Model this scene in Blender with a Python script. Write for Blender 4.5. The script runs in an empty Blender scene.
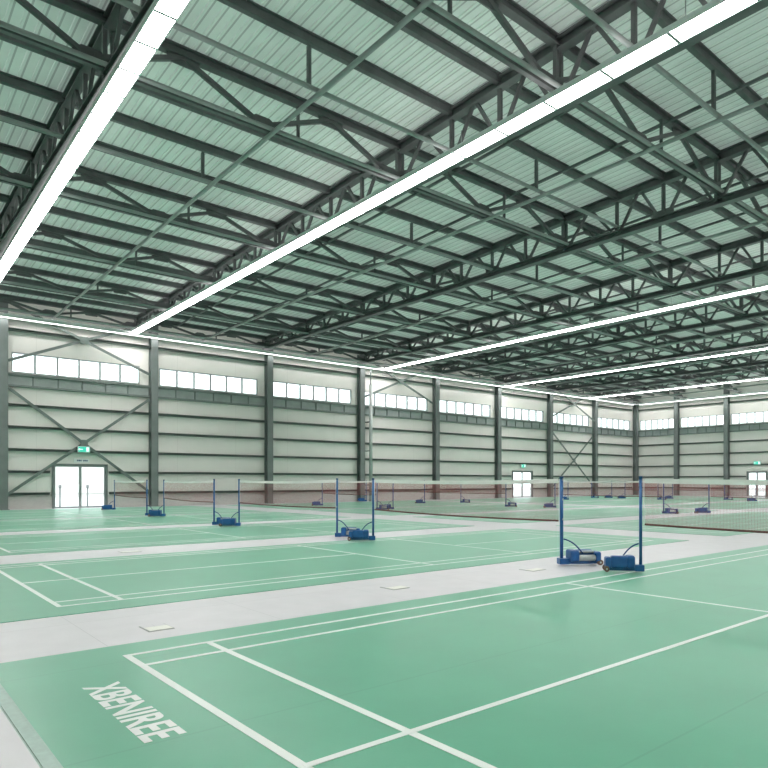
import bpy, bmesh, math, random
from mathutils import Vector, Matrix
random.seed(7)
C = bpy.context.scene.collection
PI = math.pi

# ------------------------------------------------------------------ materials
def mat(name, color, rough=0.5, metal=0.0, spec=0.5, noise=0.0, nscale=6.0, bump=0.0, bscale=40.0):
    m = bpy.data.materials.new(name); m.use_nodes = True
    nt = m.node_tree; b = nt.nodes['Principled BSDF']
    b.inputs['Base Color'].default_value = (*color, 1)
    b.inputs['Roughness'].default_value = rough
    b.inputs['Metallic'].default_value = metal
    b.inputs['Specular IOR Level'].default_value = spec
    tc = nt.nodes.new('ShaderNodeTexCoord')
    if noise > 0:
        n = nt.nodes.new('ShaderNodeTexNoise'); n.inputs['Scale'].default_value = nscale
        n.inputs['Detail'].default_value = 6
        nt.links.new(tc.outputs['Object'], n.inputs['Vector'])
        r = nt.nodes.new('ShaderNodeValToRGB')
        r.color_ramp.elements[0].position = 0.3; r.color_ramp.elements[1].position = 0.7
        r.color_ramp.elements[0].color = (*[c * (1 - noise) for c in color], 1)
        r.color_ramp.elements[1].color = (*[min(1, c * (1 + noise)) for c in color], 1)
        nt.links.new(n.outputs['Fac'], r.inputs['Fac'])
        nt.links.new(r.outputs['Color'], b.inputs['Base Color'])
    if bump > 0:
        n2 = nt.nodes.new('ShaderNodeTexNoise'); n2.inputs['Scale'].default_value = bscale
        nt.links.new(tc.outputs['Object'], n2.inputs['Vector'])
        bp = nt.nodes.new('ShaderNodeBump'); bp.inputs['Strength'].default_value = bump
        bp.inputs['Distance'].default_value = 0.01
        nt.links.new(n2.outputs['Fac'], bp.inputs['Height'])
        nt.links.new(bp.outputs['Normal'], b.inputs['Normal'])
    return m

def emit(name, color, s):
    m = bpy.data.materials.new(name); m.use_nodes = True
    nt = m.node_tree; nt.nodes.clear()
    e = nt.nodes.new('ShaderNodeEmission'); e.inputs['Color'].default_value = (*color, 1); e.inputs['Strength'].default_value = s
    o = nt.nodes.new('ShaderNodeOutputMaterial'); nt.links.new(e.outputs[0], o.inputs[0])
    return m

def grid_lines(m, sx, sy, sz, dark, w=0.004):
    """thin darker joints on a regular grid, multiplied into the base colour"""
    nt = m.node_tree; b = nt.nodes['Principled BSDF']
    tc = nt.nodes.new('ShaderNodeTexCoord'); sep = nt.nodes.new('ShaderNodeSeparateXYZ')
    nt.links.new(tc.outputs['Object'], sep.inputs[0])
    prev = None
    for ax, s in (('X', sx), ('Y', sy), ('Z', sz)):
        if not s: continue
        d = nt.nodes.new('ShaderNodeMath'); d.operation = 'PINGPONG'; d.inputs[1].default_value = s / 2
        nt.links.new(sep.outputs[ax], d.inputs[0])
        l = nt.nodes.new('ShaderNodeMath'); l.operation = 'LESS_THAN'; l.inputs[1].default_value = w
        nt.links.new(d.outputs[0], l.inputs[0])
        if prev is None: prev = l
        else:
            mx = nt.nodes.new('ShaderNodeMath'); mx.operation = 'MAXIMUM'
            nt.links.new(prev.outputs[0], mx.inputs[0]); nt.links.new(l.outputs[0], mx.inputs[1]); prev = mx
    mix = nt.nodes.new('ShaderNodeMix'); mix.data_type = 'RGBA'; mix.blend_type = 'MULTIPLY'
    nt.links.new(prev.outputs[0], mix.inputs[0])
    src = b.inputs['Base Color']
    if src.links: nt.links.new(src.links[0].from_socket, mix.inputs[6])
    else: mix.inputs[6].default_value = src.default_value
    mix.inputs[7].default_value = (dark, dark, dark, 1)
    nt.links.new(mix.outputs[2], src)
    return m

M = {}
M['floor'] = grid_lines(mat('grey_vinyl', (0.66, 0.635, 0.665), 0.36, spec=0.4, noise=0.035, nscale=3.0, bump=0.03, bscale=60), 1.8, 1.83, 0, 0.8)
def mat_green(name='green_vinyl'):
    m = mat(name, (0.095, 0.40, 0.25), 0.31, spec=0.35, noise=0.05, nscale=1.6, bump=0.03, bscale=90)
    b = m.node_tree.nodes['Principled BSDF']; b.inputs['Sheen Weight'].default_value = 0.35; b.inputs['Sheen Roughness'].default_value = 0.35; b.inputs['Sheen Tint'].default_value = (0.9, 1.0, 0.95, 1)
    return grid_lines(m, 0, 1.83, 0, 0.88, 0.008)
M['green'] = mat_green()
M['line'] = mat('white_court_paint', (0.86, 0.88, 0.86), 0.4, noise=0.02)
M['edge'] = mat('pale_teal_edging', (0.42, 0.55, 0.50), 0.5, noise=0.08, nscale=20)
M['wall'] = grid_lines(mat('off_white_wall_panel', (0.80, 0.765, 0.735), 0.5, spec=0.35, noise=0.02, nscale=0.8), 3.95, 2.6, 0, 0.9, 0.012)
def brick(name):
    m = mat(name, (0.5, 0.47, 0.45), 0.8)
    nt = m.node_tree; b = nt.nodes['Principled BSDF']; tc = nt.nodes.new('ShaderNodeTexCoord')
    mp = nt.nodes.new('ShaderNodeMapping'); mp.inputs['Rotation'].default_value = (PI / 2, 0, 0)
    br = nt.nodes.new('ShaderNodeTexBrick'); br.inputs['Scale'].default_value = 4
    br.inputs['Color1'].default_value = (0.56, 0.53, 0.51, 1); br.inputs['Color2'].default_value = (0.50, 0.47, 0.46, 1)
    br.inputs['Mortar'].default_value = (0.62, 0.60, 0.58, 1); br.inputs['Mortar Size'].default_value = 0.02
    nt.links.new(tc.outputs['Object'], mp.inputs[0]); nt.links.new(mp.outputs[0], br.inputs['Vector'])
    nt.links.new(br.outputs['Color'], b.inputs['Base Color'])
    return m
M['brick'] = brick('pale_brick')
M['sheet'] = mat('pale_green_roof_sheet', (0.70, 0.76, 0.71), 0.45, spec=0.35, noise=0.06, nscale=0.7)
def translucent(m, col, fac):
    # translucency added so sky light brightens the underside of the roof
    nt = m.node_tree; b = nt.nodes['Principled BSDF']; t = nt.nodes.new('ShaderNodeBsdfTranslucent'); t.inputs[0].default_value = (*col, 1)
    nt.links.new(b.inputs['Base Color'].links[0].from_socket, t.inputs[0])
    mx = nt.nodes.new('ShaderNodeMixShader'); mx.inputs[0].default_value = fac
    nt.links.new(b.outputs[0], mx.inputs[1]); nt.links.new(t.outputs[0], mx.inputs[2]); nt.links.new(mx.outputs[0], nt.nodes['Material Output'].inputs[0])
grid_lines(M['sheet'], 0.31, 0, 0, 0.62, 0.022)
translucent(M['sheet'], (0.80, 0.88, 0.80), 0.066)  # small added share of sky light, lifts the ceiling tone
M['steel'] = mat('dark_green_grey_steel', (0.135, 0.138, 0.142), 0.45, spec=0.5, noise=0.18, nscale=2.2)
M['tube'] = mat('grey_painted_tube', (0.36, 0.39, 0.385), 0.35, spec=0.5, noise=0.12, nscale=2.0)
M['column'] = mat('grey_column_steel', (0.17, 0.19, 0.188), 0.5, noise=0.12, nscale=1.5)
M['girt'] = mat('grey_girt_steel', (0.15, 0.18, 0.17), 0.5, noise=0.1, nscale=2)
M['girtpale'] = mat('pale_grey_infill', (0.30, 0.34, 0.33), 0.5, noise=0.1, nscale=2)
M['frame'] = mat('grey_aluminium_frame', (0.30, 0.33, 0.33), 0.4, noise=0.05)
M['blue'] = mat('blue_paint', (0.02, 0.115, 0.33), 0.3, spec=0.5, noise=0.15, nscale=8)
M['bluedeep'] = mat('deep_blue_paint', (0.02, 0.11, 0.33), 0.3, noise=0.2, nscale=9)
M['bluedark'] = mat('dark_blue_paint', (0.02, 0.07, 0.22), 0.35, noise=0.15, nscale=8)
M['silver'] = mat('bare_metal', (0.55, 0.58, 0.58), 0.3, metal=0.7, noise=0.1)
M['rubber'] = mat('brown_rubber', (0.16, 0.09, 0.07), 0.6, noise=0.2, nscale=12)
M['tape'] = mat('white_net_tape', (0.97, 0.91, 0.90), 0.6, noise=0.02)
M['cord'] = mat('dark_red_cord', (0.16, 0.055, 0.045), 0.6, noise=0.15)
M['plate'] = mat('cream_floor_plate', (0.80, 0.79, 0.74), 0.4, noise=0.03)
M['plategrey'] = mat('grey_plate_rim', (0.40, 0.41, 0.40), 0.4, noise=0.05)
M['white'] = mat('white_plastic', (0.8, 0.82, 0.82), 0.4, noise=0.02)
M['navy'] = mat('navy_print', (0.03, 0.08, 0.2), 0.5, noise=0.05)
M['pipe'] = mat('light_grey_pipe', (0.40, 0.43, 0.42), 0.4, noise=0.06)
M['led'] = emit('led_diffuser', (1.0, 0.985, 0.96), 20.0)
M['led_soft'] = emit('soft_led_diffuser', (1.0, 0.985, 0.96), 9.0)
M['up_fill'] = emit('added_upward_glow', (1.0, 0.985, 0.96), 2.2)  # invented upward glow, fills in the dark roof
M['exit'] = emit('green_exit_glow', (0.05, 0.55, 0.38), 1.0)
M['exitw'] = emit('white_exit_mark', (0.8, 1.0, 0.93), 1.0)
M['yard'] = mat('pale_concrete_yard', (0.62, 0.61, 0.60), 0.7, noise=0.06, nscale=0.5)
M['pink'] = mat('faded_pink_render', (0.75, 0.42, 0.40), 0.8, noise=0.1, nscale=1)
M['cream'] = mat('pale_render', (0.72, 0.70, 0.68), 0.8, noise=0.08, nscale=1)
M['bollard'] = mat('grey_bollard', (0.25, 0.27, 0.28), 0.5, noise=0.1)

def glass():
    m = bpy.data.materials.new('clear_glass'); m.use_nodes = True
    nt = m.node_tree; nt.nodes.clear()
    t = nt.nodes.new('ShaderNodeBsdfTransparent'); t.inputs[0].default_value = (0.93, 0.97, 0.96, 1)
    g = nt.nodes.new('ShaderNodeBsdfGlossy'); g.inputs['Roughness'].default_value = 0.03
    mx = nt.nodes.new('ShaderNodeMixShader'); mx.inputs[0].default_value = 0.07
    o = nt.nodes.new('ShaderNodeOutputMaterial')
    nt.links.new(t.outputs[0], mx.inputs[1]); nt.links.new(g.outputs[0], mx.inputs[2]); nt.links.new(mx.outputs[0], o.inputs[0])
    return m
M['glass'] = glass()

def netmat():
    m = bpy.data.materials.new('red_brown_net_mesh'); m.use_nodes = True
    nt = m.node_tree; b = nt.nodes['Principled BSDF']
    b.inputs['Base Color'].default_value = (0.46, 0.12, 0.13, 1); b.inputs['Roughness'].default_value = 0.8
    uv = nt.nodes.new('ShaderNodeUVMap'); sep = nt.nodes.new('ShaderNodeSeparateXYZ')
    nt.links.new(uv.outputs[0], sep.inputs[0])
    ls = []
    for ax in ('X', 'Y'):
        p = nt.nodes.new('ShaderNodeMath'); p.operation = 'PINGPONG'; p.inputs[1].default_value = 0.01
        nt.links.new(sep.outputs[ax], p.inputs[0])
        l = nt.nodes.new('ShaderNodeMath'); l.operation = 'LESS_THAN'; l.inputs[1].default_value = 0.0012
        nt.links.new(p.outputs[0], l.inputs[0]); ls.append(l)
    mx = nt.nodes.new('ShaderNodeMath'); mx.operation = 'MAXIMUM'
    nt.links.new(ls[0].outputs[0], mx.inputs[0]); nt.links.new(ls[1].outputs[0], mx.inputs[1])
    t = nt.nodes.new('ShaderNodeBsdfTransparent'); ms = nt.nodes.new('ShaderNodeMixShader')
    nt.links.new(mx.outputs[0], ms.inputs[0]); nt.links.new(t.outputs[0], ms.inputs[1]); nt.links.new(b.outputs[0], ms.inputs[2])
    nt.links.new(ms.outputs[0], nt.nodes['Material Output'].inputs[0])
    return m
M['net'] = netmat()

# ------------------------------------------------------------------ mesh helpers
class MB:
    def __init__(s): s.bm = bmesh.new()
    def box(s, x0, x1, y0, y1, z0, z1, m=None):
        v = [s.bm.verts.new((x, y, z)) for x in (x0, x1) for y in (y0, y1) for z in (z0, z1)]
        if m is not None:
            for q in v: q.co = m @ q.co
        for f in ((0,1,3,2),(4,6,7,5),(0,4,5,1),(2,3,7,6),(0,2,6,4),(1,5,7,3)):
            s.bm.faces.new([v[i] for i in f])
        return s
    def bevel_box(s, x0, x1, y0, y1, z0, z1, r=0.02, seg=2):
        t = bmesh.new(); bmesh.ops.create_cube(t, size=1)
        for q in t.verts:
            q.co = Vector(((x0+x1)/2 + q.co.x*(x1-x0), (y0+y1)/2 + q.co.y*(y1-y0), (z0+z1)/2 + q.co.z*(z1-z0)))
        bmesh.ops.bevel(t, geom=list(t.edges), offset=r, segments=seg, affect='EDGES', profile=0.6)
        me = bpy.data.meshes.new('tmp'); t.to_mesh(me); t.free(); s.bm.from_mesh(me); bpy.data.meshes.remove(me)
        return s
    def frame_for(s, p0, p1, up=(0,0,1)):
        p0, p1 = Vector(p0), Vector(p1); d = (p1-p0).normalized(); up = Vector(up)
        if abs(d.dot(up)) > 0.99: up = Vector((1,0,0))
        x = d.cross(up).normalized(); y = x.cross(d).normalized()
        return p0, p1, x, y
    def prism(s, p0, p1, prof, up=(0,0,1)):
        """extrude a closed 2-D profile (side, up) from p0 to p1"""
        p0, p1, x, y = s.frame_for(p0, p1, up)
        a = [s.bm.verts.new(p0 + x*u + y*w) for u, w in prof]; b = [s.bm.verts.new(p1 + x*u + y*w) for u, w in prof]
        n = len(prof)
        for i in range(n): s.bm.faces.new((a[i], a[(i+1) % n], b[(i+1) % n], b[i]))
        s.bm.faces.new(list(reversed(a))); s.bm.faces.new(b)
        return s
    def beam(s, p0, p1, w, h, up=(0,0,1)):
        return s.prism(p0, p1, [(-w/2,-h/2),(w/2,-h/2),(w/2,h/2),(-w/2,h/2)], up)
    def ibeam(s, p0, p1, w, h, t=0.03, up=(0,0,1)):
        a, b, k = w/2, h/2, t/2
        return s.prism(p0, p1, [(-a,-b),(a,-b),(a,-b+t),(k,-b+t),(k,b-t),(a,b-t),(a,b),(-a,b),(-a,b-t),(-k,b-t),(-k,-b+t),(-a,-b+t)], up)
    def tube(s, pts, r, n=10):
        pts = [Vector(p) for p in pts]; rings = []
        for i, p in enumerate(pts):
            d = (pts[min(i+1, len(pts)-1)] - pts[max(i-1, 0)]).normalized()
            up = Vector((0,0,1)) if abs(d.z) < 0.95 else Vector((1,0,0))
            x = d.cross(up).normalized(); y = x.cross(d)
            rings.append([s.bm.verts.new(p + x*r*math.cos(2*PI*k/n) + y*r*math.sin(2*PI*k/n)) for k in range(n)])
        for i in range(len(rings)-1):
            for k in range(n):
                f = s.bm.faces.new((rings[i][k], rings[i][(k+1) % n], rings[i+1][(k+1) % n], rings[i+1][k])); f.smooth = True
        s.bm.faces.new(list(reversed(rings[0]))); s.bm.faces.new(rings[-1])
        return s
    def quad(s, pts):
        s.bm.faces.new([s.bm.verts.new(p) for p in pts]); return s
    def mesh(s, name, m):
        bmesh.ops.recalc_face_normals(s.bm, faces=list(s.bm.faces))
        me = bpy.data.meshes.new(name); s.bm.to_mesh(me); s.bm.free(); me.materials.append(m); return me
    def build(s, name, m, parent=None):
        return link(name, s.mesh(name, m), parent)

def link(name, me, parent=None, loc=(0,0,0), rz=0.0):
    o = bpy.data.objects.new(name, me); C.objects.link(o); o.location = loc; o.rotation_euler.z = rz
    if parent is not None: o.parent = parent
    return o
def thing(name, label, cat, loc=(0,0,0), rz=0.0, group=None):
    o = bpy.data.objects.new(name, None); C.objects.link(o); o.location = loc; o.rotation_euler = (0,0,rz)
    o.empty_display_size = 0.3
    return tag(o, label, cat, group)
def tag(o, label, cat, group=None):
    o['label'] = label; o['category'] = cat
    if group: o['group'] = group
    return o
def struct(o): o['kind'] = 'structure'; return o
def dup(root, loc, rz, label, group=None):
    r = root.copy(); C.objects.link(r); r.location = loc; r.rotation_euler = (0,0,rz); r['label'] = label
    if group: r['group'] = group
    for ch in list(root.children):
        c = ch.copy(); C.objects.link(c); c.parent = r
        for g in list(ch.children):
            d = g.copy(); C.objects.link(d); d.parent = c
    return r
ORD = ['', 'first', 'second', 'third', 'fourth', 'fifth', 'sixth', 'seventh', 'eighth', 'ninth', 'tenth', 'eleventh', 'twelfth', 'thirteenth', 'fourteenth', 'fifteenth', 'sixteenth', 'seventeenth', 'eighteenth', 'nineteenth', 'twentieth']

# ------------------------------------------------------------------ camera
H = 1.48; F_PX = 651.76; YAW = math.radians(39.381); YH = 481.8
cd = bpy.data.cameras.new('camera'); cam = bpy.data.objects.new('camera', cd); C.objects.link(cam)
cam.location = (0, 0, H); cam.rotation_euler = (PI/2, 0, -YAW)
cd.sensor_width = 36; cd.lens = F_PX/768*36; cd.shift_y = (YH-384)/768; cd.clip_end = 400
bpy.context.scene.camera = cam

# ------------------------------------------------------------------ hall dimensions (X along the long wall, Y towards it)
WY = 39.5; WX = 69.6; U0 = -10.0; V0 = -9.0
def zr(v): return 12.4 - 0.03*v                 # underside of the roof sheet
def zb(v): return 10.78 - 0.011*(v-9.4)         # bottom chords of the lengthwise trusses
COLU = [-1.65, 6.26, 14.21, 22.08, 29.97, 37.84, 45.65, 53.39, 61.2]
COLV = [34.49, 29.28, 24.1, 18.9]
BAYS = [(COLU[i], (COLU+[69.3])[i+1]) for i in range(9)]
RBAYS = [(34.49, 39.2), (29.28, 34.49), (24.1, 29.28), (18.9, 24.1)]
DOORS = {'a': (8.68, 11.59, 2.46), 'b': (47.9, 50.9, 2.5)}
RDOOR = (25.55, 27.4, 2.5)

# floor
b = MB(); b.box(U0, WX+0.4, V0, WY+0.3, -0.2, 0.0); struct(b.build('floor', M['floor']))

# walls with openings
def wall_cells(mb, a0, a1, z0, z1, holes, put):
    xs = sorted(x for x in {a0, a1, *[h[0] for h in holes], *[h[1] for h in holes]} if a0 <= x <= a1)
    zs = sorted(z for z in {z0, z1, *[h[2] for h in holes], *[h[3] for h in holes]} if z0 <= z <= z1)
    for i in range(len(xs)-1):
        for j in range(len(zs)-1):
            cx, cz = (xs[i]+xs[i+1])/2, (zs[j]+zs[j+1])/2
            if any(h[0] < cx < h[1] and h[2] < cz < h[3] for h in holes): continue
            put(mb, xs[i], xs[i+1], zs[j], zs[j+1])
WZ0, WZ1 = 7.33, 8.42
lw = [(a+0.45, c-0.75, WZ0, WZ1) for a, c in BAYS]
rw = [(a+0.35, c-0.35, WZ0, WZ1) for a, c in RBAYS]
ldoor = [(d[0], d[1], 0.0, d[2]) for d in DOORS.values()]
rdoor = [(RDOOR[0], RDOOR[1], 0.0, RDOOR[2])]
PL = 0.74
mb = MB(); wall_cells(mb, U0, WX+0.2, PL, 11.3, lw+ldoor, lambda m, x0, x1, z0, z1: m.box(x0, x1, WY, WY+0.2, z0, z1)); struct(mb.build('wall_left', M['wall']))
mb = MB(); wall_cells(mb, V0, WY, PL, 12.6, rw+rdoor, lambda m, x0, x1, z0, z1: m.box(WX, WX+0.2, x0, x1, z0, z1)); struct(mb.build('wall_right', M['wall']))
mb = MB(); wall_cells(mb, U0, WX, 0, PL, ldoor, lambda m, x0, x1, z0, z1: m.box(x0, x1, WY-0.04, WY+0.2, z0, z1)); struct(mb.build('baseboard_left', M['brick']))
mb = MB(); wall_cells(mb, V0, WY-0.04, 0, PL, rdoor, lambda m, x0, x1, z0, z1: m.box(WX-0.04, WX+0.2, x0, x1, z0, z1)); struct(mb.build('baseboard_right', M['brick']))

m = MB(); m.box(U0, WX+0.2, V0-0.2, V0, 0, 12.75); struct(m.build('wall_near', M['wall']))
m = MB(); m.box(U0-0.2, U0, V0-0.2, WY+0.2, 0, 12.75); struct(m.build('wall_back', M['wall']))
# roof sheet with ribs running down the slope
mb = MB(); prof = []; x = U0
while x < WX+0.4:
    prof += [(x, 0.0), (x+0.27, 0.0), (x+0.275, 0.05), (x+0.305, 0.05)]; x += 0.31
prev = None
for px, dz in prof:
    cur = (mb.bm.verts.new((px, V0, zr(V0)+dz)), mb.bm.verts.new((px, WY+0.3, zr(WY+0.3)+dz)))
    if prev: mb.bm.faces.new((prev[0], cur[0], cur[1], prev[1]))
    prev = cur
top = MB.mesh(mb, 'ceiling', M['sheet'])
struct(link('ceiling', top))
# windows
def window(n, a0, a1, left, panes=6):
    mbf = MB(); fr = 0.06
    def bx(m, p0, p1, z0, z1, d0, d1):
        if left: m.box(p0, p1, WY+d0, WY+d1, z0, z1)
        else: m.box(WX+d0, WX+d1, p0, p1, z0, z1)
    bx(mbf, a0, a1, WZ0, WZ0+fr, -0.02, 0.12); bx(mbf, a0, a1, WZ1-fr, WZ1, -0.02, 0.12)
    for i in range(panes+1):
        c = a0 + (a1-a0)*i/panes; w = 0.045
        bx(mbf, max(a0, c-w), min(a1, c+w), WZ0+fr, WZ1-fr, -0.02, 0.12)
    o = struct(mbf.build('window_%d' % n, M['frame']))
    g = MB(); bx(g, a0+0.01, a1-0.01, WZ0+0.02, WZ1-0.02, 0.045, 0.055); g.build('glass_pane', M['glass'], o)
n = 1
for w in lw: window(n, w[0], w[1], True, 6); n += 1
for w in rw: window(n, w[0], w[1], False, 6); n += 1

# window-sill girder with infill plates
def sill(n, a0, a1, left, panes):
    def bx(m, p0, p1, z0, z1, d0, d1):
        if left: m.box(p0, p1, WY+d0, WY+d1, z0, z1)
        else: m.box(WX+d0, WX+d1, p0, p1, z0, z1)
    m = MB(); bx(m, a0, a1, 6.56, 6.66, -0.20, 0); bx(m, a0, a1, 7.16, 7.28, -0.20, 0)
    for i in range(panes+1):
        c = a0 + (a1-a0)*i/panes; bx(m, max(a0, c-0.03), min(a1, c+0.03), 6.66, 7.16, -0.12, 0)
    o = struct(m.build('trim_%d' % n, M['girt']))
    q = MB(); bx(q, a0, a1, 6.66, 7.16, -0.06, 0); q.build('infill_plate', M['girtpale'], o)
for i, (a, c) in enumerate(BAYS): sill(i+1, a+0.2, c-0.2, True, 6)
for i, (a, c) in enumerate(RBAYS): sill(i+10, a+0.2, c-0.2, False, 5)

# columns: H sections standing against the walls
def hcol(x, y, label, alongx, top):
    m = MB(); up = (0, 1, 0) if alongx else (1, 0, 0)
    m.ibeam((0,0,0), (0,0,top), 0.42, 0.46, 0.045, up)
    t = thing('steel_column', label, 'column', (x, y, 0), 0, 'steel wall columns')
    m.build('shaft', M['column'], t)
    bp = MB(); bp.box(-0.28, 0.28, -0.26, 0.26, 0, 0.03); bp.build('base_plate', M['column'], t)
    return t
for i, u in enumerate(COLU):
    lab = ('grey steel column on the long wall left of the near glass doors' if i == 1 else
           'grey steel column on the long wall beyond the left frame edge' if i == 0 else
           'grey steel column on the long windowed wall, %s one right of the near glass doors' % ORD[i-1])
    hcol(u, WY-0.25, lab, True, 11.1)
hcol(69.3, WY-0.3, 'grey steel column standing in the far corner where both walls meet', True, 11.1)
for i, v in enumerate(COLV):
    hcol(WX-0.25, v, 'grey steel column on the far end wall, %s one right of the corner' % ORD[i+1], False, zr(v)-0.1)

# girts: horizontal rails
def cut(a0, a1, z, doors):
    segs = [(a0, a1)]
    for d0, d1, dz in doors:
        if z < dz+0.08:
            segs = [s for p, q in segs for s in ((p, min(q, d0-0.1)), (max(p, d1+0.1), q)) if s[1]-s[0] > 0.05]
    return segs
GZ = [(0.83, 'lowest rail just above the brick plinth'), (2.02, 'second rail up from the brick plinth'), (3.2, 'third rail up from the brick plinth'),
      (4.41, 'fourth rail up from the brick plinth'), (5.58, 'fifth rail up, below the window sill girder'), (9.6, 'rail above the high windows')]
def girt(name, segs_pts, label):
    m = MB()
    for p0, p1 in segs_pts:
        m.prism(p0, p1, [(-0.1,-0.07),(0.1,-0.07),(0.1,-0.055),(-0.085,-0.055),(-0.085,0.055),(0.1,0.055),(0.1,0.07),(-0.1,0.07)])
    return tag(m.build(name, M['girt']), label, 'wall rail', 'horizontal wall rails')
for z, l in GZ:
    pts = []
    for p, q in cut(-9.5, 69.0, z, list(DOORS.values())): pts.append(((p, WY-0.1, z), (q, WY-0.1, z)))
    girt('wall_girt', pts, 'grey steel girt on the windowed wall, ' + l)
    pts = []
    for p, q in cut(-8.5, 39.1, z, [RDOOR]): pts.append(((WX-0.1, q, z), (WX-0.1, p, z)))
    girt('wall_girt', pts, 'grey steel girt on the far end wall, ' + l)

# wall cross bracing
def xbrace(u0, u1, z0, z1, label):
    t = thing('cross_brace', label, 'brace', ((u0+u1)/2, WY-0.26, z0), 0, 'wall cross braces')
    w = (u1-u0)/2; h = z1-z0
    for s, y in ((1, 0.0), (-1, -0.05)):
        m = MB(); m.beam((-w*s, y, 0), (w*s, y, h), 0.045, 0.15); m.build('diagonal', M['girt'], t)
    m = MB(); m.box(-0.2, 0.2, -0.1, -0.075, h/2-0.2, h/2+0.2); m.build('gusset_plate', M['girt'], t)
xbrace(6.5, 14.0, 0.83, 6.46, 'large steel X brace on the wall above the near glass doors, below the windows')
xbrace(6.5, 14.0, 7.9, 11.0, 'steel X brace at the eaves over the windows above the near glass doors')
xbrace(30.2, 37.6, 7.9, 11.0, 'steel X brace at the eaves beside the tall pale pipe')
xbrace(53.6, 61.0, 0.83, 6.46, 'steel X brace between columns right of the far glass doors, below the windows')
xbrace(53.6, 61.0, 7.9, 11.0, 'steel X brace at the eaves right of the far glass doors')

# tall pale pipe on the long wall
t = thing('drain_pipe', 'tall pale grey pipe standing against the long wall behind the net posts', 'pipe', (30.62, WY-0.62, 0))
m = MB(); m.tube([(0,0,0), (0,0,8.85)], 0.13, 14); m.build('pipe_body', M['pipe'], t)
m = MB(); m.tube([(0,0,8.85), (0,0,10.0)], 0.05, 10); m.build('upper_pipe', M['girt'], t)
m = MB(); [m.box(-0.15, 0.15, -0.02, 0.55, z, z+0.06) for z in (1.2, 3.8, 6.0)]; m.build('bracket', M['girt'], t)

# doors
def door(n, a0, a1, top, left, bars=True):
    root = bpy.data.objects.new('door_%d' % n, None); C.objects.link(root); struct(root)
    w = a1-a0; root.location = (a0, WY+0.02, 0) if left else (WX+0.02, a1, 0)
    root.rotation_euler.z = 0 if left else -PI/2
    m = MB(); m.box(-0.02, 0.09, -0.12, 0.1, 0, top); m.box(w-0.09, w+0.02, -0.12, 0.1, 0, top); m.box(-0.02, w+0.02, -0.12, 0.1, top-0.07, top+0.03)
    m.build('door_frame', M['column'], root)
    for k in (0, 1):
        x0 = 0.09 + k*(w/2-0.09); x1 = x0 + w/2-0.09
        m = MB(); s = 0.075
        m.box(x0, x0+s, -0.03, 0.03, 0.01, top-0.07); m.box(x1-s, x1, -0.03, 0.03, 0.01, top-0.07)
        m.box(x0+s, x1-s, -0.03, 0.03, 0.01, 0.09); m.box(x0+s, x1-s, -0.03, 0.03, top-0.14, top-0.07)
        m.box(x0+s, x1-s, -0.012, 0.012, 0.78, 0.81)
        lf = m.build('door_leaf', M['frame'], root)
        g = MB(); g.box(x0+s-0.01, x1-s+0.01, -0.005, 0.005, 0.08, top-0.13); g.build('glass_pane', M['glass'], lf)
        hx = x1-s/2-0.02 if k == 0 else x0+s/2+0.02
        hd = MB(); hd.tube([(hx, -0.03, 0.95), (hx, -0.075, 0.97), (hx, -0.075, 1.28), (hx, -0.03, 1.3)], 0.014, 8); hd.build('door_handle', M['silver'], lf)
door(1, *DOORS['a'], True); door(2, *DOORS['b'], True); door(3, *RDOOR, False)

def exit_sign(loc, rz, label):
    t = thing('exit_sign', label, 'exit sign', loc, rz, 'green exit signs')
    m = MB(); m.bevel_box(-0.32, 0.32, -0.04, 0.04, -0.165, 0.165, 0.012); m.build('casing', M['white'], t)
    m = MB(); m.box(-0.3, 0.3, -0.046, -0.038, -0.145, 0.145); f = m.build('sign_face', M['exit'], t)
    m = MB()
    m.box(-0.22, -0.06, -0.05, -0.044, -0.02, 0.02)                                   # arrow
    m.prism((-0.22, -0.05, 0), (-0.22, -0.044, 0), [(-0.0, -0.07), (-0.09, 0.0), (-0.0, 0.07)])
    m.box(0.12, 0.26, -0.05, -0.044, -0.12, 0.12)                                      # doorway
    m.build('sign_mark', M['exitw'], f)
    m = MB(); m.box(-0.03, 0.03, 0.03, 0.13, -0.03, 0.03); m.build('bracket', M['column'], t)
exit_sign((10.2, WY-0.48, 3.3), 0, 'green lit exit sign on the X brace over the near glass doors')
exit_sign((49.3, WY-0.2, 2.98), 0, 'small exit sign on the long wall over the far glass doors')
exit_sign((WX-0.2, 26.4, 3.35), -PI/2, 'green exit sign over the glass doors in the end wall')
t = thing('door_plaque', 'white plaque with dark blue marks just above the near glass doors', 'plaque', (10.2, WY-0.019, 2.68))
m = MB(); m.bevel_box(-0.42, 0.42, -0.02, 0.02, -0.11, 0.11, 0.008); m.build('plate', M['white'], t)
m = MB()
for x0, x1 in ((-0.24, -0.17), (-0.15, -0.06), (-0.04, 0.0)): m.box(x0, x1, -0.026, -0.018, -0.04, 0.045)
for x0, x1 in ((0.08, 0.16), (0.18, 0.24), (0.26, 0.32)): m.box(x0, x1, -0.026, -0.018, -0.04, 0.04)
m.build('printed_marks', M['navy'], t)

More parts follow.
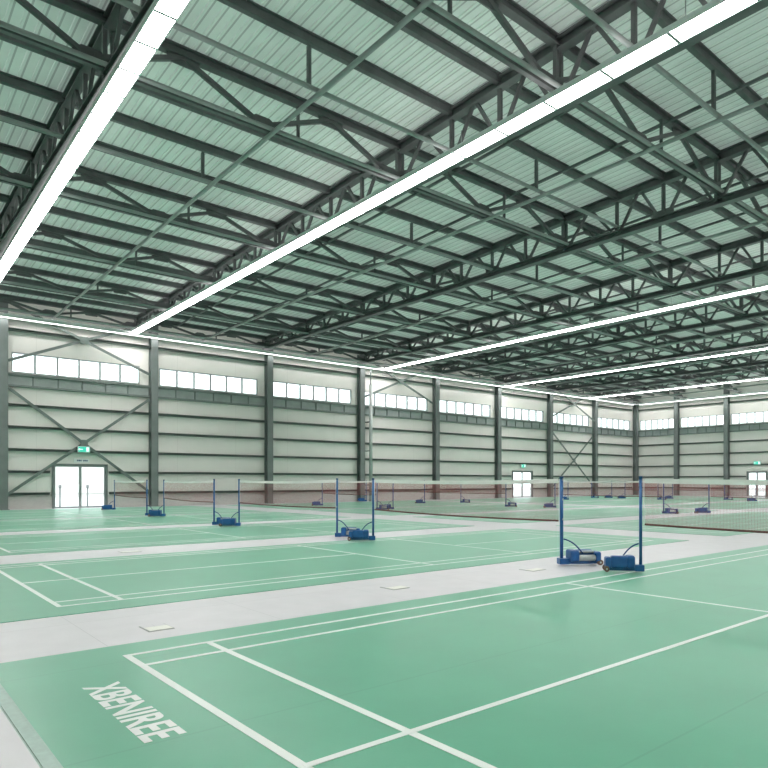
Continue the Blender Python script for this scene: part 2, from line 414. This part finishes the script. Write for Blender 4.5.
# yard outside the doors
m = MB(); m.box(-60, 160, WY+0.35, 160, -0.35, -0.06); m.box(WX+0.45, 160, -80, WY+0.35, -0.35, -0.06); struct(m.build('floor_yard', M['yard']))
t = thing('yard_building', 'low pale building with a faded pink front seen through the near glass doors', 'building', (16, 72, -0.06))
m = MB(); m.box(-14, 14, 0, 8, 0, 6.5); m.build('wall', M['cream'], t)
m = MB(); m.box(-8, -1.5, -0.2, 0, 1.3, 2.6); m.build('pink_panel', M['pink'], t)
for x, y, l in ((10.0, 43.5, 'left'), (11.7, 43.9, 'right')):
    t = thing('bollard', 'grey bollard in the yard behind the %s leaf of the near glass doors' % l, 'bollard', (x, y, -0.06), 0, 'bollards in the yard')
    m = MB(); m.tube([(0,0,0), (0,0,1.15)], 0.05, 10); m.build('stem', M['bollard'], t)
    m = MB(); m.tube([(0,0,1.15), (0,0,1.35)], 0.085, 10); m.build('head', M['bollard'], t)

# ------------------------------------------------------------------ roof steel
TU = [4.5, 13.1, 21.6, 29.95, 37.84, 45.65, 53.39, 61.2]
LV = [3.7, 9.4, 15.2, 22.6, 28.15, 33.7, 38.7]          # lengthwise trusses
TV = [7.45, 12.95, 18.9]                                # hung tubes
PV = [1.85, 3.7, 5.6, 7.45, 9.4, 11.2, 12.95, 15.2, 17.1, 18.9, 20.75, 22.6, 24.45, 26.3, 28.15, 30.0, 31.85, 33.7, 35.5, 37.2, 38.7]
VE = -1.9; UE = -2.0                                     # where the modelled steel stops, out of view
TIE = [8.55, 17.1, 24.9, 33.8, 41.7, 49.5, 57.3, 65.2]
zc = lambda v: zr(v)-0.22
ZMB = 10.47

# purlins
k = 0
for v in reversed(PV):
    if v in LV: continue
    k += 1
    m = MB(); z = zr(v)-0.12
    m.prism((UE, v, z), (WX, v, z), [(-0.1,-0.11),(0.04,-0.11),(0.04,0.085),(0.1,0.085),(0.1,0.11),(-0.04,0.11),(-0.04,-0.085),(-0.1,-0.085)])
    o = m.build('roof_purlin', M['steel'])
    tag(o, 'dark steel roof purlin under the green sheeting, %s out from the long windowed wall' % ORD[k], 'purlin', 'roof purlins')

def member(parent, name, p0, p1, w, mt='steel', h=None):
    m = MB(); m.beam(p0, p1, w, h or w); return m.build(name, M[mt], parent)

# main trusses across the hall
nodes = [VE] + [-0.05] + PV
def main_truss(i, u):
    t = thing('roof_truss', 'deep steel roof truss spanning towards the long wall, %s from the left of the hall' % ORD[i+1], 'roof truss', (u, WY-0.3, ZMB), 0, 'main roof trusses')
    oy = -(WY-0.3)
    L = lambda v, z: (0, v+oy, z-ZMB)
    m = MB(); m.ibeam(L(VE, zc(VE)), L(39.3, zc(39.3)), 0.26, 0.30, 0.035); m.build('top_chord', M['steel'], t)
    m = MB(); m.ibeam(L(VE, ZMB), L(39.25, ZMB), 0.30, 0.24, 0.035); m.build('bottom_chord', M['steel'], t)
    for j, v in enumerate(nodes):
        m = MB()
        for s in ((-0.09, 0.09) if v in LV else (0,)):
            p = L(v, ZMB); q = L(v, zc(v)); m.beam((s, p[1], p[2]), (s, q[1], q[2]), 0.10, 0.10)
        m.build('vertical', M['steel'], t)
        if j < len(nodes)-1:
            vm = (v+nodes[j+1])/2
            member(t, 'diagonal', L(v+0.08, ZMB), L(vm, zc(vm)), 0.085)
            member(t, 'diagonal', L(vm, zc(vm)), L(nodes[j+1]-0.08, ZMB), 0.085)
        if j % 2 == 1:
            m = MB(); m.box(-0.02, 0.02, v+oy-0.36, v+oy+0.36, 0.0, 0.34); m.build('gusset_plate', M['steel'], t)
for i, u in enumerate(TU): main_truss(i, u)

# lengthwise trusses with V webs
edges = [-3.0] + TU + [69.1]
vert_cache = {}
def long_truss(i, v):
    zt = zr(v)-0.14; z0 = zb(v)
    t = thing('roof_joist', 'V-webbed steel joist truss running along the hall, %s out from the long windowed wall' % ORD[len(LV)-i], 'roof joist', (0, v, z0), 0, 'lengthwise joist trusses')
    m = MB(); m.ibeam((UE, 0, zt-z0), (WX, 0, zt-z0), 0.2, 0.24, 0.03); m.build('top_chord', M['steel'], t)
    m = MB(); m.beam((UE, -0.03, 0.0), (WX, -0.03, 0.0), 0.12, 0.16); m.build('bottom_chord', M['steel'], t)
    m = MB(); m.tube([(UE, -0.18, -0.02), (WX, -0.18, -0.02)], 0.055, 10); m.build('chord_tube', M['tube'], t)
    for a, c in zip(edges[:-1], edges[1:]):
        w_ = c-a
        tops = [a+0.2*w_, a+0.7*w_]; bots = [a-0.05*w_, a+0.45*w_, a+0.95*w_]
        for p0, p1 in ((bots[0], tops[0]), (tops[0], bots[1]), (bots[1], tops[1]), (tops[1], bots[2])):
            if min(p0, p1) < UE: continue
            za, zb_ = ((zt-z0-0.12), 0.08) if p0 in tops else (0.08, (zt-z0-0.12))
            member(t, 'diagonal', (p0, 0, za), (p1, 0, zb_), 0.11)
        bots = bots[1:]
        for x in bots:
            if x > UE+0.5:
                m = MB(); m.prism((x, 0.02, 0.06), (x, -0.02, 0.06), [(-0.5, -0.06), (0.5, -0.06), (0.36, 0.16), (0.2, 0.26), (-0.2, 0.26), (-0.36, 0.16)]); m.build('gusset_plate', M['steel'], t)
        for x in tops:
            if x > UE+0.5:
                m = MB(); m.prism((x, 0.02, zt-z0-0.12), (x, -0.02, zt-z0-0.12), [(-0.45, 0.04), (-0.3, -0.2), (0.3, -0.2), (0.45, 0.04)]); m.build('gusset_plate', M['steel'], t)
    for x in TIE:
        member(t, 'hanger', (x+0.9, 0, 0.05), (x+0.9, 0, zt-z0-0.1), 0.07)
for i, v in enumerate(LV): long_truss(i, v)

# hung tubes below single purlins
for i, v in enumerate(reversed(TV)):
    z0 = zb(v)+0.02
    t = thing('roof_tube', 'slim grey tube hung below a purlin along the hall, %s nearest the long wall' % ORD[i+1], 'tube', (0, v, z0), 0, 'hung ceiling tubes')
    m = MB(); m.tube([(UE, 0, 0), (WX, 0, 0)], 0.06, 10); m.build('tube', M['tube'], t)
    for x in TIE: member(t, 'hanger', (x-0.2, 0, 0.03), (x-0.2, 0, zr(v)-0.3-z0), 0.085)

# tie tubes across the hall at mid bay
for i, u in enumerate(TIE):
    m = MB(); m.tube([(0, VE-39, zb(VE)-0.13-10), (0, 0, zb(39)-0.13-10)], 0.06, 10)
    o = m.build('roof_tie', M['tube']); o.location = (u, 39, 10)
    tag(o, 'pale grey tie tube crossing the hall under the joists, %s from the left' % ORD[i+1], 'tie tube', 'roof tie tubes')

# thin struts between purlins
k = 0
for a, c in list(zip(edges[:-1], edges[1:]))[2:]:
    for fr in (0.28, 0.61):
        k += 1; u = a+(c-a)*fr
        m = MB(); m.beam((u, VE, zr(VE)-0.24), (u, 39.2, zr(39.2)-0.24), 0.075, 0.075)
        tag(m.build('roof_strut', M['steel']), 'thin dark strut bridging the purlins under the sheeting, %s from the left' % ORD[k], 'strut', 'roof struts')

# ------------------------------------------------------------------ lighting strips
def light_run(p0, p1, width, seg, label, led='led', lip=0.01, joints=False):
    p0, p1 = Vector(p0), Vector(p1); d = p1-p0; L = d.length; rz = math.atan2(d.y, d.x)
    t = thing('linear_light', label, 'strip light', p0, rz, 'ceiling strip lights')
    m = MB(); w = width/2
    m.box(0, L, -w-0.03, w+0.03, 0.06, 0.12); m.box(0, L, -w-0.03, -w-0.006, -lip, 0.06); m.box(0, L, w+0.006, w+0.03, -lip, 0.06)
    m.build('housing', M['white'], t)
    n = max(1, round(L/seg)); s = L/n
    q = MB(); q.bevel_box(0.022, s-0.022, -w, w, 0.0, 0.055, 0.008, 1); me = q.mesh('diffuser', M[led])
    for i in range(n): link('diffuser', me, t, (i*s, 0, 0))
    if joints:
        q = MB(); q.box(-0.031, 0.031, -w-0.004, w+0.004, -0.008, 0.06); me = q.mesh('joint_strip', M['frame'])
        for i in range(1, n): link('joint_strip', me, t, (i*s, 0, 0))
    q = MB(); q.box(0.05, L-0.05, -w*0.8, w*0.8, 0.121, 0.135); q.build('added_uplight', M['up_fill'], t)  # glowing strip added on top of the housing to brighten the roof steel
    hm = MB(); hm.tube([(0,0,0.1), (0,0,0.62)], 0.012, 6); hme = hm.mesh('hanger', M['tube'])
    for i in range(1, int(L/6)+1): link('hanger', hme, t, (i*6-2, 0, 0))
ZL = 10.13
light_run((4.27, -4.0, ZL), (4.95, 38.4, ZL), 0.40, 1.05, 'bright white strip light at the left, nearest the camera', joints=True)
light_run((12.3, -4.0, ZL), (12.8, 38.4, ZL), 0.44, 1.45, 'long white strip light crossing the middle of the roof', joints=True)
light_run((31.45, -6.0, ZL), (31.8, 38.4, ZL), 0.50, 1.5, 'white strip light, third from the left, ending near the pale pipe')
light_run((46.1, -6.0, ZL), (46.1, 38.4, ZL), 0.45, 1.5, 'white strip light, fourth from the left across the hall')
light_run((59.3, -6.0, ZL), (59.3, 38.4, ZL), 0.45, 1.5, 'white strip light, fifth from the left, next before the end wall')
light_run((68.4, -6.0, ZL), (68.4, 38.4, ZL), 0.45, 1.5, 'white strip light running along the far end wall', 'led_soft', 0.05)
light_run((-2.0, 38.85, ZL), (68.2, 38.65, ZL), 0.26, 1.5, 'long white strip light running along the windowed wall above its windows', 'led_soft', 0.06)

# ------------------------------------------------------------------ courts
def line(parent, a0, a1, c0, c1, name='court_line'):
    m = MB(); line.n += 1; m.box(a0, a1, c0, c1, 0.0055, 0.0082+0.00012*(line.n % 12)); return m.build(name, M['line'], parent)
line.n = 0
def court(u0, u1, v0, v1, label, us=None, vs=None, lw_=0.05, lwu=0.06):
    """us = (back, long service, short service, short service, long service, back); vs = (outer, inner, centre, inner, outer)"""
    t = thing('badminton_court', label, 'badminton court', (0, 0, 0), 0, 'green badminton courts')
    m = MB(); m.box(u0, u1, v0, v1, 0.0, 0.006); m.build('court_mat', M['green'], t)
    if us:
        b0, l0, s0, s1, l1, b1 = us; o0, i0, c, i1, o1 = vs
        for x in (b0, l0, s0, s1, l1, b1):
            if x is not None: line(t, x-lwu/2, x+lwu/2, o0-lw_/2, o1+lw_/2)
        for y in (o0, i0, i1, o1):
            if y is not None: line(t, b0-lwu/2, b1+lwu/2, y-lw_/2, y+lw_/2)
        line(t, b0, s0, c-lw_/2, c+lw_/2); line(t, s1, b1, c-lw_/2, c+lw_/2)
    return t
near = court(0.855, 18.0, -1.0, 6.07, 'nearest green court with a white word painted on its corner', (1.82, 2.55, 8.05, 16.9, 17.2, 17.6), (0.07, 0.45, 2.87, 5.27, 5.65))
m = MB(); m.prism((0.81, 6.07, 0), (0.81, -1.0, 0), [(-0.045, 0.006), (0.045, 0.0), (-0.045, 0.0)]); m.box(0.775, 0.855, -1.0, 6.07, 0.0, 0.005)
m.build('edge_strip', M['edge'], near)
U1 = (1.92, 2.64, 8.03, 10.85, 14.9, 15.6)
court(-9.7, 16.35, 7.82, 13.3, 'green court in the second row, its near end in the left foreground', U1, (8.38, 8.72, 10.65, 12.72, 12.98))
court(-9.7, 16.2, 14.95, 20.5, 'green court in the third row from the camera, left half of the hall', (2.6, None, 8.03, 10.9, 14.6, 15.4), (15.45, 15.8, 17.7, 19.6, 19.95))
court(-9.7, 16.2, 21.9, 28.3, 'green court in the fourth row from the camera, left half of the hall', (2.6, 3.3, 8.05, 11.0, 14.8, 15.5), (22.5, 22.9, 25.2, 27.4, 27.8))
court(-9.7, 16.2, 29.0, 38.6, 'green court along the long wall in front of the near glass doors', (2.6, 3.3, 8.05, 11.0, 14.8, 15.5), (30.1, 30.5, 32.7, 35.0, 35.4))
rows = [(7.82, 13.3, 'second'), (14.95, 20.5, 'third'), (21.9, 28.3, 'fourth'), (29.2, 38.2, 'fifth')]
for (ua, ub, nm) in ((18.4, 34.5, 'middle'), (36.8, 66.5, 'far end')):
    for v0, v1, r in rows:
        w = ub-ua; a, c = v0+0.55, min(v1, v0+6.5)-0.5; mid = (a+c)/2
        court(ua, ub, v0, v1, 'pale green court in the %s part of the hall, %s row from the camera' % (nm, r),
              (ua+1.0, ua+1.7, ua+w*0.38, ua+w*0.62, ub-1.7, ub-1.0), (a, None, mid, None, c), 0.045)
# right-hand continuation of the nearest row
court(20.2, 34.5, -1.0, 6.07, 'green court right of the nearest one, mostly beyond the frame edge')

# painted word
fc = bpy.data.curves.new('lettering', 'FONT'); fc.body = 'XBENIREE'; fc.size = 1.0; fc.offset = 0.027; fc.space_character = 1.0
fo = bpy.data.objects.new('lettering_source', fc); C.objects.link(fo)
bpy.context.view_layer.update()
me = bpy.data.meshes.new_from_object(fo.evaluated_get(bpy.context.evaluated_depsgraph_get()))
bpy.data.objects.remove(fo); bpy.data.curves.remove(fc)
xs = [v.co.x for v in me.vertices]; ys = [v.co.y for v in me.vertices]
x0, x1, y0, y1 = min(xs), max(xs), min(ys), max(ys)
for v in me.vertices:
    a = (v.co.x-x0)/(x1-x0); c = (v.co.y-y0)/(y1-y0)
    v.co = Vector((1.285+0.25*c, 4.97-1.28*a, 0.0085))
me.materials.clear(); me.materials.append(M['line']); me.name = 'lettering'
o = link('lettering', me, near); o['label'] = 'white painted word'

# floor plates
def plate(u, v, w, d, rz, label):
    t = thing('floor_box', label, 'floor box', (u, v, 0), rz, 'floor boxes in the walkways')
    m = MB(); m.bevel_box(-w/2, w/2, -d/2, d/2, 0, 0.006, 0.002, 1); m.build('rim', M['plategrey'], t)
    m = MB(); m.bevel_box(-w/2+0.012, w/2-0.012, -d/2+0.012, d*0.12, 0.005, 0.010, 0.002, 1); m.build('lid', M['plate'], t)
    m = MB(); m.bevel_box(-w/2+0.012, w/2-0.012, d*0.14, d/2-0.012, 0.005, 0.009, 0.002, 1); m.build('flap', M['floor'], t)
plate(2.41, 6.57, 0.26, 0.30, 0, 'cream floor box in the grey walkway beside the nearest court')
plate(4.6, 14.1, 0.4, 0.3, 0, 'small floor box in the walkway behind the second row court')
plate(5.9, 6.95, 0.3, 0.3, 0, 'pale floor box in the front walkway midway to the blue posts')
plate(8.9, 6.9, 0.35, 0.3, 0, 'pale floor box in the front walkway just before the blue posts')

# ------------------------------------------------------------------ net posts and nets
PH = 1.56
def make_post():
    t = thing('net_post', 'x', 'net post', (0,0,0), 0, 'blue badminton net posts')
    m = MB(); m.tube([(0,0,0.05), (0,0,PH-0.04)], 0.030, 16); p = m.build('pole', M['blue'], t)
    m = MB(); m.tube([(0,0,PH-0.045), (0,0,PH-0.01), (0,0,PH)], 0.035, 14); m.build('pole_cap', M['bluedark'], p)
    m = MB()
    for z in (0.80, 1.15, 1.5): m.tube([(0,-0.045,z), (0,-0.07,z), (0,-0.07,z+0.03)], 0.008, 6)
    m.build('hook', M['silver'], p)
    m = MB(); m.bevel_box(-0.06, 0.12, -0.08, 0.08, 0.015, 0.12, 0.012); m.bevel_box(0.08, 0.66, -0.065, 0.065, 0.02, 0.075, 0.008); m.build('base', M['blue'], t)
    # counterweight: two cheeks with rounded corners, a shell behind, silver bars between
    m = MB()
    m.bevel_box(0.12, 0.28, -0.15, 0.14, 0.06, 0.27, 0.05, 3)
    m.bevel_box(0.56, 0.68, -0.14, 0.13, 0.06, 0.24, 0.045, 3)
    m.bevel_box(0.26, 0.58, -0.03, 0.14, 0.06, 0.265, 0.045, 3)
    m.build('weight_box', M['bluedeep'], t)
    m = MB(); m.tube([(0.27, -0.09, 0.13), (0.57, -0.09, 0.13)], 0.055, 14); m.tube([(0.27, -0.035, 0.23), (0.57, -0.035, 0.23)], 0.024, 10)
    m.build('weight_bar', M['silver'], t)
    for y in (-0.11, 0.11):
        m = MB(); m.tube([(0.66, y-0.025, 0.05), (0.66, y+0.025, 0.05)], 0.05, 16); w = m.build('wheel', M['rubber'], t)
        m = MB(); m.tube([(0.66, y-0.03, 0.05), (0.66, y+0.03, 0.05)], 0.017, 10); m.build('hub', M['silver'], w)
    pts = []
    for k in range(9):
        s = k/8; pts.append((0.03+0.32*s, -0.02-0.08*s, 0.46-0.25*s+0.05*math.sin(PI*s)))
    m = MB(); m.tube(pts, 0.013, 8); m.build('brace', M['bluedark'], t)
    return t
proto = None
def post(u, v, deg, label):
    global proto
    if proto is None:
        proto = make_post(); proto.location = (u, v, PZ); proto.rotation_euler.z = math.radians(deg); proto['label'] = label; return proto
    r = dup(proto, (u, v, PZ), math.radians(deg), label)
    if 0 < v < 6: r.scale = (0.82, 0.82, 1)
    if v > 8: r.scale = (0.9, 0.9, 1)
    return r
PZ = 0.012
Lr, Rr = -40, 141
P = [
 (9.73, 6.91, -33, 'blue net post standing in the grey walkway, left one of the nearest pair'),
 (9.96, 5.55, 130, 'blue net post at the edge of the nearest court, right one of the nearest pair'),
 (9.97, 14.1, Lr, 'blue net post in the second pair from the camera, left one'),
 (10.14, 12.78, Rr, 'blue net post in the second pair from the camera, right one'),
 (9.56, 20.72, Lr, 'blue net post in the third pair from the camera, left one'),
 (9.97, 19.7, Rr, 'blue net post in the third pair from the camera, right one'),
 (9.95, 28.27, Lr, 'blue net post in the pair just right of the near glass doors, left one'),
 (10.31, 27.25, Rr, 'blue net post in the pair just right of the near glass doors, right one'),
 (10.77, 35.41, Rr+20, 'blue net post nearest the long wall, beside the near glass doors'),
 (10.25, -0.4, 270, 'blue net post holding the right end of the nearest net, outside the frame'),
 (31.03, 13.89, Rr, 'dark blue net post seen through the nearest net, right one of its facing pair'),
 (28.94, 15.0, Lr, 'dark blue net post seen through the nearest net, left one of its facing pair'),
 (30.83, 22.33, Rr, 'small blue net post just left of the nearest left-hand post, behind the net'),
 (29.82, 25.04, Lr, 'small blue net post in front of the far glass doors, base to the right'),
 (30.2, 32.45, Rr, 'small slim net post far back right of the pale pipe, without a neighbour'),
 (33.02, 31.76, Lr, 'small net post far back, base to the right, between the pale pipe and far doors'),
 (29.8, 38.4, Rr, 'small net post far back close to the column left of the pale pipe'),
 (21.42, 26.67, Lr, 'small net post right of the pale pipe, left one of a close pair'),
 (22.47, 26.61, Rr, 'small net post right of the pale pipe, right one of a close pair'),
 (22.5, 33.4, Rr, 'small net post far back, seen through the net left of the pale pipe'),
 (52.6, 34.1, Lr, 'tiny net post far back between the nearest two posts, left one of a close pair'),
 (53.5, 32.6, Rr, 'tiny net post far back between the nearest two posts, right one of a close pair'),
 (52.84, 30.91, Rr, 'tiny single net post far back, just left of the nearest right-hand post'),
 (45.19, 31.47, Rr, 'tiny net post far back, just right of the nearest left-hand post'),
 (50.85, 26.83, Lr, 'tiny net post far back, just right of the nearest right-hand post'),
 (54.77, 27.6, Rr, 'tiny net post before the first end wall column right of the corner'),
 (55.03, 23.4, Lr, 'tiny net post before the second end wall column right of the corner'),
 (52.67, 20.12, Rr, 'small net post in front of the end wall glass doors'),
 (30.6, 7.6, 270, 'net post right of the frame holding the end of the second row net'),
 (52.7, 14.0, 270, 'net post right of the frame holding the end of the far net'),
]
for u, v, d, l in P: post(u, v, d, l)

def net(a, c, label, z1=1.53, z0=0.79):
    a, c = Vector((*a, 0)), Vector((*c, 0)); d = c-a; L = d.length; dn = d/L
    a = a+dn*0.075; L -= 0.15; rz = math.atan2(d.y, d.x)
    t = thing('badminton_net', label, 'badminton net', a, rz, 'badminton nets')
    N = 24; sag = lambda x: -0.03*(1-(2*x/L-1)**2)
    bm = bmesh.new(); uvl = bm.loops.layers.uv.new('UVMap'); g = []
    K = 6
    for i in range(N+1):
        x = L*i/N; g.append([bm.verts.new((x, 0.012*math.sin(i*1.3)*math.sin(PI*j/K), (z0-0.0)+(z1-0.03-z0)*j/K + sag(x))) for j in range(K+1)])
    for i in range(N):
        for j in range(K):
            f = bm.faces.new((g[i][j], g[i+1][j], g[i+1][j+1], g[i][j+1])); f.smooth = True
            for lo, (p, q) in zip(f.loops, ((i,j),(i+1,j),(i+1,j+1),(i,j+1))): lo[uvl].uv = (L*p/N, (z1-0.03-z0)*q/K)
    me = bpy.data.meshes.new('mesh'); bm.to_mesh(me); bm.free(); me.materials.append(M['net']); link('netting', me, t)
    m = MB()
    for i in range(N): m.beam((L*i/N, 0, z1-0.035+sag(L*i/N)), (L*(i+1)/N, 0, z1-0.035+sag(L*(i+1)/N)), 0.012, 0.075)
    m.build('top_tape', M['tape'], t)
    m = MB(); m.tube([(L*i/N, 0, z0+sag(L*i/N)) for i in range(N+1)], 0.016, 8); m.build('bottom_cord', M['cord'], t)
    m = MB()
    for x in (-0.02, L+0.02): m.tube([(x, 0, z0), (x, 0, z1)], 0.006, 6)
    m.build('side_cord', M['tape'], t)
pp = [p[:2] for p in P]
net(pp[1], pp[9], 'nearest badminton net, running off the right edge from the nearest right-hand post')
net(pp[0], pp[3], 'badminton net in the second row, from the nearest left-hand post to the pale pipe')
net(pp[2], pp[5], 'badminton net in the third row, left of the pale pipe')
net(pp[4], pp[7], 'badminton net in the fourth row, right of the first wall column past the doors')
net(pp[6], pp[8], 'small badminton net right beside the near glass doors')
net(pp[10], pp[28], 'distant net seen through the nearest net, running off the right edge')
net(pp[11], pp[12], 'distant net behind the nearest pair of posts')
net(pp[13], pp[14], 'distant net in front of the wall left of the far glass doors')
net(pp[15], pp[16], 'distant net along the long wall behind the pale pipe')
net(pp[17], pp[19], 'distant net behind the second pair of posts, left of the pale pipe')
net(pp[22], pp[24], 'tiny far net in front of the corner column')
net(pp[25], pp[26], 'tiny far net between the first two end wall columns')
net(pp[27], pp[29], 'tiny far net in front of the end wall, running off the right edge')

# ------------------------------------------------------------------ daylight and view
w = bpy.data.worlds.new('overcast_sky'); bpy.context.scene.world = w; w.use_nodes = True
bg = w.node_tree.nodes['Background']; bg.inputs['Color'].default_value = (0.93, 0.97, 1.0, 1); bg.inputs['Strength'].default_value = 2.4
vs = bpy.context.scene.view_settings
vs.view_transform = 'Standard'; vs.look = 'None'; vs.gamma = 1.0; vs.use_curve_mapping = False; vs.exposure = 0.5
cy = bpy.context.scene.cycles
cy.use_denoising = True; cy.max_bounces = 8; cy.diffuse_bounces = 5; cy.transparent_max_bounces = 24
cy.caustics_reflective = False; cy.caustics_refractive = False
